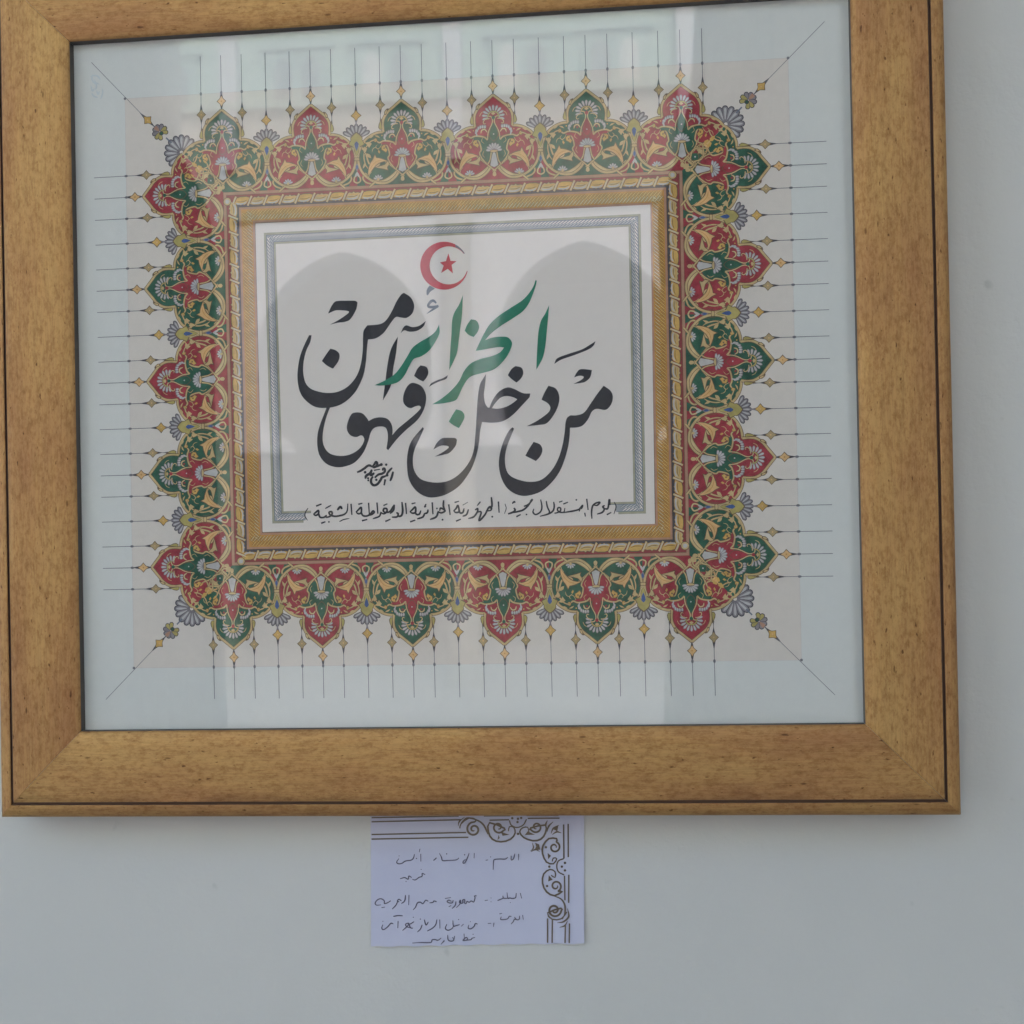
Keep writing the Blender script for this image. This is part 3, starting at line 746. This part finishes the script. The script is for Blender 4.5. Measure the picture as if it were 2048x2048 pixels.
glyph(Mk, '100,1557* 125,1510 162,1475 210,1470 260,1472 276,1485* 265,1530 222,1580 178,1595 110,1610* 165,1580 207,1550 214,1536 190,1528 150,1530', 'black', dx=BD)
glyph(G, '492,995* 484,1080 476,1150 484,1212 505,1246* 517,1246* 545,1182 590,1125 650,1096 700,1107 765,1138 820,1141* 815,1168* 760,1228 690,1300 620,1345 540,1358 462,1352* 448,1420 440,1500 425,1580 400,1660 366,1730 295,1825 200,1888 110,1912 40,1905 -30,1860 -80,1780 -95,1680 -90,1580 -60,1490 22,1390* 30,1402* 0,1470 -40,1560 -52,1640 -40,1715 10,1778 110,1802 210,1790 292,1740 360,1660 398,1570 412,1450 420,1330 430,1180 445,1080 470,1030', 'black',
      '535,1250* 560,1212 600,1172 645,1160 690,1168 724,1184* 690,1212 640,1240 580,1254', dx=BD)
glyph(D, '710,937* 755,950 768,990 750,1030 718,1060* 683,1035 653,1005* 680,960', 'black', dx=BD)
glyph(G, '955,1083* 1010,1105 1035,1160 1030,1220 1000,1290 945,1360 880,1375 793,1384* 860,1350 920,1310 960,1275 968,1240 945,1210 903,1187* 925,1135', 'black', dx=BD)
glyph(Mk, '1305,752* 1290,785 1250,815 1150,855 1050,890 998,922* 1020,880 1100,848 1200,815 1270,775', 'black', dx=BD)
glyph(Mk, '1145,1022* 1165,985 1190,962 1240,962 1278,968* 1265,1020 1230,1053 1195,1063 1140,1070* 1190,1045 1215,1025 1210,1012 1180,1010', 'black', dx=BD)
glyph(G, '1365,1083* 1415,1120 1433,1165 1420,1222 1380,1262 1315,1255 1278,1275 1250,1330 1210,1378 1165,1393 1115,1395* 1112,1460 1100,1540 1075,1630 1038,1720 980,1800 900,1868 800,1900 725,1893 655,1850 610,1780 588,1690 592,1600 620,1500 660,1420 688,1392* 700,1402* 680,1450 646,1540 632,1620 640,1700 670,1750 735,1782 820,1797 905,1780 980,1710 1030,1620 1060,1520 1075,1430 1082,1355 1095,1320 1118,1303* 1170,1302 1222,1280 1272,1210 1320,1140', 'black', dx=BD)
glyph(D, '845,1500* 893,1520 910,1560 895,1605 862,1643* 820,1622 783,1603* 812,1550', 'black', dx=BD)
# green word
glyph(G, '1183,630* 1186,690 1160,750 1110,822 1050,865 995,885 960,940 930,1000 890,1048 840,1070 760,1082 703,1080* 780,1045 850,1000 900,940 950,860 985,802 1040,760 1100,725 1152,685', 'lettergreen', z=7.2e-4)
glyph(G, '1360,410* 1353,560 1341,650 1330,740 1318,830 1298,885 1258,968* 1262,900 1266,820 1275,700 1280,600 1297,540 1332,480', 'lettergreen', z=7.2e-4)
glyph(D, '380,590* 420,600 440,640 430,682 400,722* 362,705 333,675* 352,630', 'lettergreen', dx=BD, z=7.2e-4)
glyph(G, '860,297* 867,312 848,380 810,470 765,530 695,580 600,640 530,695 485,745* 540,726 600,719 652,724 682,757 680,795 650,860 602,920 548,963 480,985 402,1005 358,1032 320,1090 288,1158 262,1193 180,1213 92,1222* 160,1180 230,1122 290,1052 330,972 380,917 450,885 530,865 592,838 626,800* 590,796 540,803 480,814 415,825* 440,770 480,690 522,625 590,562 680,502 760,450 808,400 842,348', 'lettergreen', dx=BD, z=7.2e-4)
glyph(D, '270,1258* 315,1275 332,1315 310,1365 290,1398* 250,1377 215,1350* 240,1305', 'lettergreen', dx=BD, z=7.2e-4)
glyph(G, '960,485* 950,600 941,700 930,800 910,882 865,965* 868,880 873,780 881,680 900,600 930,550', 'lettergreen', dx=BD, z=7.2e-4)
# hamza, small tip and the crescent with its star
p = Print(6e-4); p.stroke('1162,470 1140,452 1118,462 1102,490 1125,500 1178,488', [12, 20, 20, 18, 20, 8], 'slate'); p.stroke('1176,490 1130,522 1092,548', [20, 14, 3], 'slate'); p.bake(Mk, TM, PY, art)
glyph(Mk, '1090,408* 1092,372 1112,338* 1152,362* 1118,385 1100,412*', 'slate')
def arcp(cx, cy, r, a0, a1, n=40): return [(cx+r*math.cos(math.radians(a0+(a1-a0)*k/n)), cy+r*math.sin(math.radians(a0+(a1-a0)*k/n))) for k in range(n+1)]
p = Print(6e-4)
out = arcp(1221, 192, 178, -32, -347, 60); inn = arcp(1254, 190, 141, -343.5, -37.5, 60)
p.fill(out+inn, 'flagred')
p.fill(arcp(1221, 192, 177.5, -30, -62, 14) + arcp(1248, 190, 148, -68, -36, 14), 'slate'); p.bake('crescent', TM, PY, art)
p = Print(6e-4); p.fill([(1252, 100), (1268, 156), (1313, 158), (1276, 186), (1286, 250), (1247, 216), (1198, 246), (1217, 192), (1188, 168), (1234, 158)], 'flagred'); p.bake('star', TM, PY, art)

# ------------------------------------------------------------------ line of writing under the calligraphy
def script_line(name, strokes, x0, y0, s, plane, base, parent, mat='black', z=6e-4, wd=14):
    p = Print(z)
    for t in strokes:
        w = wd
        if '|' in t: t, w = t.split('|'); w = float(w)
        P = [q[:2] for q in parse(t)]
        if len(P) == 1: p.dot(P[0], w/2, mat)
        else: p.stroke(P, w*1.5, mat, taper=(.7, .55), n=6)
    return p.bake(name, px_map(x0, y0, s, plane), base, parent)
L1 = ['36,200 8,245 2,290 30,335|8', '95,270 120,248 150,226 150,262 122,280 95,270', '125,178 185,154|18', '150,228 158,280 175,303 215,300 240,276', '238,274 236,300 275,292 300,268 296,240 268,246 282,276 330,290 385,284 440,266 468,228 475,150', '225,205 258,186 290,168|9', '358,222 392,185 412,212|17', '382,350 430,326 492,314|8', '180,368 228,350|18', '266,352|20', '510,152 520,275|17',
      '565,245 595,215 622,192 622,250 592,262 565,245', '590,158 636,146|16', '622,195 626,252 645,284 690,286 725,262 752,232 766,246 738,272 700,284', '704,140 712,272|15', '630,340 690,325|18', '796,138 806,262|17', '842,240 822,290 750,318|13', '838,248 872,262 905,240 904,208 874,206 868,236 900,248', '868,172 912,152|15', '900,250 940,236 990,168 962,205 950,248', '986,160 980,220 940,262', '888,348 946,322|18', '960,300 1018,296 1030,262 1008,250', '1072,132 1080,230 1064,284 1012,292|16', '1112,142 1122,266|17',
      '1160,242 1190,214 1220,188 1222,245 1190,256 1160,242', '1178,152 1222,142|15', '1222,190 1226,262 1262,268 1282,225', '1162,352 1220,332|18', '1322,258 1302,298 1238,320|14', '1318,262 1352,250 1360,214', '1318,188 1338,158 1322,186 1340,180|11', '1406,136 1414,268|18', '1474,232 1450,296 1380,326|15', '1458,204|20', '1470,242 1510,252 1548,228 1500,200 1488,232', '1532,112 1530,180 1548,230|15', '1520,328|22', '1588,158 1604,276|18', '1642,232 1668,206 1690,170 1702,236 1668,248 1642,232', '1652,138 1702,124|15', '1696,178 1712,250 1745,246 1758,202', '1668,344 1722,322|17', '1742,168 1800,134|8']
L2 = ['150,268 128,326 84,346|13', '222,276 250,262 246,300 206,352 148,370|14', '246,228 282,184 262,208|10', '244,300 290,300 266,394 330,330 372,250 402,244 396,278 340,290|14', '402,132 408,236 372,254|15', '412,350|22', '480,182 488,306|17', '552,206 566,258 546,318|6', '586,320 640,300 664,276 650,252|15', '632,206 654,184 666,196|12', '642,305 700,292 752,276 800,236 850,172|14', '760,236 812,214 856,160 828,180|13', '678,350 726,326|17', '790,326|19',
      '946,160 960,240 944,296 892,326 862,300 872,262|12', '1008,176 1020,240 1044,296 1030,316|12', '1090,186 1096,236 1082,286 1030,320 938,346|13', '1098,312 1134,304 1164,284 1166,256 1142,250 1132,274 1152,298 1200,300 1214,254|12', '1150,190 1188,176|14', '1196,210 1248,190|15', '1200,304 1300,288 1368,270 1382,252 1372,292|13', '1382,254 1410,224 1396,268|12', '1340,164|20', '1454,152 1470,276|16', '1432,306 1440,348|15',
      '1512,372 1508,300 1520,232 1556,200 1600,192 1570,224 1530,222|13', '1654,226 1632,240 1648,266 1626,302 1568,322|14', '1648,262 1688,256 1704,158 1712,222|14', '1676,328 1726,302|16', '1758,188 1778,240 1754,322|8']
script_line('inscription_line', L1, 610, 980, 5.52, PRINT_Y, PY, art)
script_line('inscription_line', L2, 910, 970, 5.52, PRINT_Y, PY, art)
SG = ['280,670 420,610 560,520 700,415 800,415 870,470|62', '860,470 960,340 1010,270 1060,320 1030,420 940,475 860,455|62', '940,475 1090,420 1210,370|60', '1215,370|120', '1405,375|100', '930,592 1170,552|48', '590,668|110', '850,560 790,700 640,800 595,920|70', '760,720 830,780 950,690|66', '705,900|90', '715,985|80', '900,830 830,930 825,1070 920,1170 1060,1130 1180,980 1240,870 1340,830 1460,780|66', '1440,780|115', '1420,760 1500,640 1640,490|55', '960,880 1100,760 1250,720 1350,640 1340,530 1280,540 1270,610|62', '1025,960|100', '1370,940 1325,1175|75', '1675,640 1620,850 1555,1010|60']
script_line('signature', SG, 700, 910, 19.32, PRINT_Y, PY, art, wd=60)

# ================================================================== caption card taped under the frame
card = empty('caption_card', (0, -.001, -.40)); tag(card, 'lavender blue card with bronze scroll corner and pencilled Arabic notes, below the frame', 'card')
CARD = noisy('lavender_card', (.54, .54, .66), (.58, .58, .69), 12, .55)
CY = WALL_Y-.0009
cq = [on(741, 1612, CY), on(1168, 1610, CY), on(1168.5, 1886, CY), on(742.5, 1892, CY)]
nn = 40; V = []; Fq = []
def warp(x, z):
    """how far the loose lower edge of the card stands off the wall"""
    t = (cq[0][1]-z)/(cq[0][1]-cq[3][1]); q = (x-cq[0][0])/(cq[1][0]-cq[0][0])
    return .0030*max(0, t-.55)**1.5*(1.1+.6*math.sin(q*7+.5)) + .0012*max(0, q-.8)*max(0, t-.2)*3
def on_card(o):
    for v in o.data.vertices: v.co.y -= warp(v.co.x, v.co.z) + 6e-5
    return toC(o)
for i in range(nn+1):
    for j in range(nn+1):
        x, z = lerp2(cq, j/nn, i/nn)
        V.append((x, CY - warp(x, z), z + (.0004*math.sin(j*1.3) if i == nn else 0)))
for i in range(nn):
    for j in range(nn): a = i*(nn+1)+j; Fq.append((a, a+nn+1, a+nn+2, a+1))
def toC(o):
    o.location = (0, .001, .40); return o
cs = toC(mesh('card_sheet', V, Fq, CARD, card, smooth=True))
def foil():
    m, nt, b = principled('bronze_foil', (.17, .135, .10), .42, metal=.6); return m
K['foil'] = foil(); K['pencil'] = ink('pencil', (.16, .15, .20), .2); KN.append('foil'); KN.append('pencil')
pr = Print(5e-4)
def cst(P, w=8, taper=(1, 1)): pr.stroke(P, w, 'foil', taper)
for s in ('15,66 780,52', '15,102 800,84', '15,214 845,196', '15,254 865,238', '1000,50 1232,48', '1050,88 1222,84', '1375,46 1655,46', '1385,72 1665,70', '1700,125 1703,425', '1740,120 1741,412', '1708,575 1712,790', '1746,566 1744,812', '1560,948 1560,1160', '1602,962 1600,1160', '1716,1010 1713,1160', '1752,990 1750,1160'):
    a = [q[:2] for q in parse(s)]; pr.stroke(a, 12, 'foil', smooth=False)
def spiral(c, r0, r1, a0, turns, w, flip=1, tail=None):
    P = []; n = max(10, int(turns*16))
    for k in range(n+1):
        t = k/n; r = r0+(r1-r0)*t; a = math.radians(a0)+flip*turns*2*math.pi*t; P.append((c[0]+r*math.cos(a), c[1]+r*math.sin(a)))
    if tail: P += tail
    pr.stroke(P, w*1.35, 'foil', (.5, .6), n=2)
spiral((912, 168), 10, 66, 60, 1.6, 13, 1, [(930, 84), (870, 68), (800, 120), (790, 160)])
pr.stroke('1040,210 990,120 920,80 850,70 800,110', [16, 16, 12, 14, 4], 'foil'); pr.stroke('775,140 785,100 830,62', [3, 14, 4], 'foil')
spiral((1128, 150), 14, 55, 100, 1.25, 12, -1, [(1050, 110), (1040, 190), (1075, 255), (1150, 278), (1235, 255), (1275, 200), (1262, 150), (1225, 145), (1215, 185)])
spiral((1460, 148), 14, 52, 80, 1.25, 12, 1, [(1540, 130), (1540, 200), (1500, 255), (1430, 268), (1350, 240), (1315, 190), (1340, 155), (1385, 150), (1395, 190)])
pr.stroke('1225,90 1240,130 1290,152 1345,130 1375,80', 11, 'foil')
for c in ((1250, 70), (1328, 68), (1296, 104), (1300, 208), (1300, 75)): pr.dot(c, 11, 'foil')
pr.fill([(1150, 190), (1225, 215), (1165, 225)], 'foil'); pr.fill([(1385, 185), (1450, 215), (1360, 218)], 'foil'); pr.fill([(1130, 215), (1120, 260), (1140, 245)], 'foil')
for s in ('1555,190 1570,140 1610,100', '1590,205 1610,160 1660,130', '1600,215 1640,190 1680,200', '1545,170 1545,120 1560,90'): pr.stroke(s, [4, 16, 4], 'foil')
pr.fill([(1605, 165), (1655, 130), (1645, 185)], 'foil'); pr.fill([(1450, 285), (1485, 300), (1495, 345), (1440, 355), (1460, 320)], 'foil')
pr.stroke('1425,285 1435,330 1410,360', [4, 12, 4], 'foil'); pr.stroke('1415,365 1450,345 1490,362', [4, 12, 4], 'foil')
spiral((1620, 325), 14, 50, 20, 1.25, 12, -1, [(1640, 250), (1570, 250), (1520, 310), (1515, 380), (1550, 455), (1610, 470), (1640, 425), (1610, 420), (1600, 450)])
spiral((1632, 665), 14, 50, -20, 1.25, 12, 1, [(1690, 710), (1620, 750), (1550, 715), (1515, 640), (1525, 560), (1580, 520), (1625, 540), (1625, 590), (1590, 570)])
pr.stroke('1700,425 1655,445 1640,490 1655,540 1705,568', 11, 'foil'); pr.stroke('1620,752 1680,780 1710,830 1712,900 1690,955', [8, 12, 16, 14, 6], 'foil')
for c in ((1712, 462), (1712, 528), (1685, 495), (1575, 495), (1545, 325), (1555, 665)): pr.dot(c, 11, 'foil')
pr.fill([(1560, 375), (1590, 400), (1565, 430)], 'foil'); pr.fill([(1570, 570), (1605, 610), (1565, 625)], 'foil')
spiral((1620, 875), 12, 62, 200, 1.6, 13, -1, [(1560, 900), (1600, 955), (1680, 950), (1730, 890)])
pr.stroke('1735,860 1745,930 1700,975 1645,985', [4, 16, 14, 4], 'foil'); pr.stroke('1735,970 1710,1010 1665,1025', [4, 15, 4], 'foil')
TC = px_map(740, 1620, 4.39, CY)
on_card(pr.bake('scroll_ornament', TC, CY, card))
HA = ['1036,78 1034,130', '940,95|13', '985,80 968,125 945,172 926,178 928,158 950,140', '884,126 862,144 820,150 770,152 722,152 710,118 690,80', '762,86|13', '662,124 646,140 630,152', '497,36 490,70', '505,86 506,162', '442,88 434,124 410,148 352,158 318,180 284,184 266,168 288,132', '462,132|12', '290,106|9']
HB = ['938,118 934,205', '836,142 838,200 868,182 886,114', '790,166 752,190 680,188 610,196 596,224 590,335', '555,160|14', '488,206 522,200']
HC = ['286,176 246,202 200,214 196,176 152,150 106,164 74,206 92,236 154,232', '160,270 208,262', '432,178 396,158 376,184 404,192', '380,190 352,242 304,290', '486,100 476,176 430,216', '534,98 530,236', '912,190 874,180 862,198 814,206', '798,184 762,170 724,216 690,196 650,206 624,262 590,302',
      '322,388 388,378 452,380', '388,450 384,546', '322,490 290,482 244,530 192,566 166,546 180,498', '180,455|12', '594,400|13', '604,458 570,482 540,500 560,542 592,546', '560,542 508,528 490,494 532,480 520,512 484,548 448,578', '690,424|16', '716,500 694,556 650,600', '744,430 768,504 800,462', '916,430 900,500 852,550 784,586', '954,430 958,552', '976,680 932,710 890,700 852,706 832,740 704,740 584,746', '1022,720 970,766']
HD = ['975,64 992,130', '926,64 918,118 882,130 850,124 824,126 814,58', '820,130 772,126 764,96', '772,126 738,140 698,156', '855,180|11', '620,124|10', '620,170|10', '544,156 582,150', '446,98 420,100 426,122 410,172 380,160 356,176 330,166 318,190 300,184 302,146 276,150 280,180 254,186 248,150 236,174 244,196 198,242', '196,164 186,212 148,252', '162,150 150,182 110,182 88,166 110,150 142,166', '62,130 134,118', '108,230 138,214',
      '1004,330 1012,386', '966,338 962,380 930,386 904,354', '926,386 904,382 890,410 862,440', '868,348 842,346 820,376 764,386 736,380 746,350', '722,316 754,310', '656,424 650,472', '582,432 622,430', '458,440 430,434 416,466 376,496 344,486 352,448', '370,410|11', '288,438 258,466', '242,444 202,456 166,460 158,394', '166,460 150,490 102,512 68,490 86,438', '228,384|12',
      '428,600 392,610 380,626 350,630 282,636 318,600 338,618 310,636', '294,554 300,632', '404,562|12', '180,580 164,636 120,640 100,620 96,568', '150,598 166,610', '56,630 14,682']
HE = ['486,566 460,556 458,580 432,590 398,612 372,606', '450,520|8', '368,592 342,578 336,606 306,592 264,602', '318,626|9']
for st_, ox, oy, sc_ in ((HA, 740, 1690, 4.964), (HB, 900, 1690, 6.825), (HC, 740, 1775, 6.825), (HD, 880, 1775, 6.067), (HE, 740, 1620, 4.39)):
    on_card(script_line('handwriting', st_, ox, oy, sc_, CY, CY, card, 'pencil', 5e-4, 1.5*sc_))
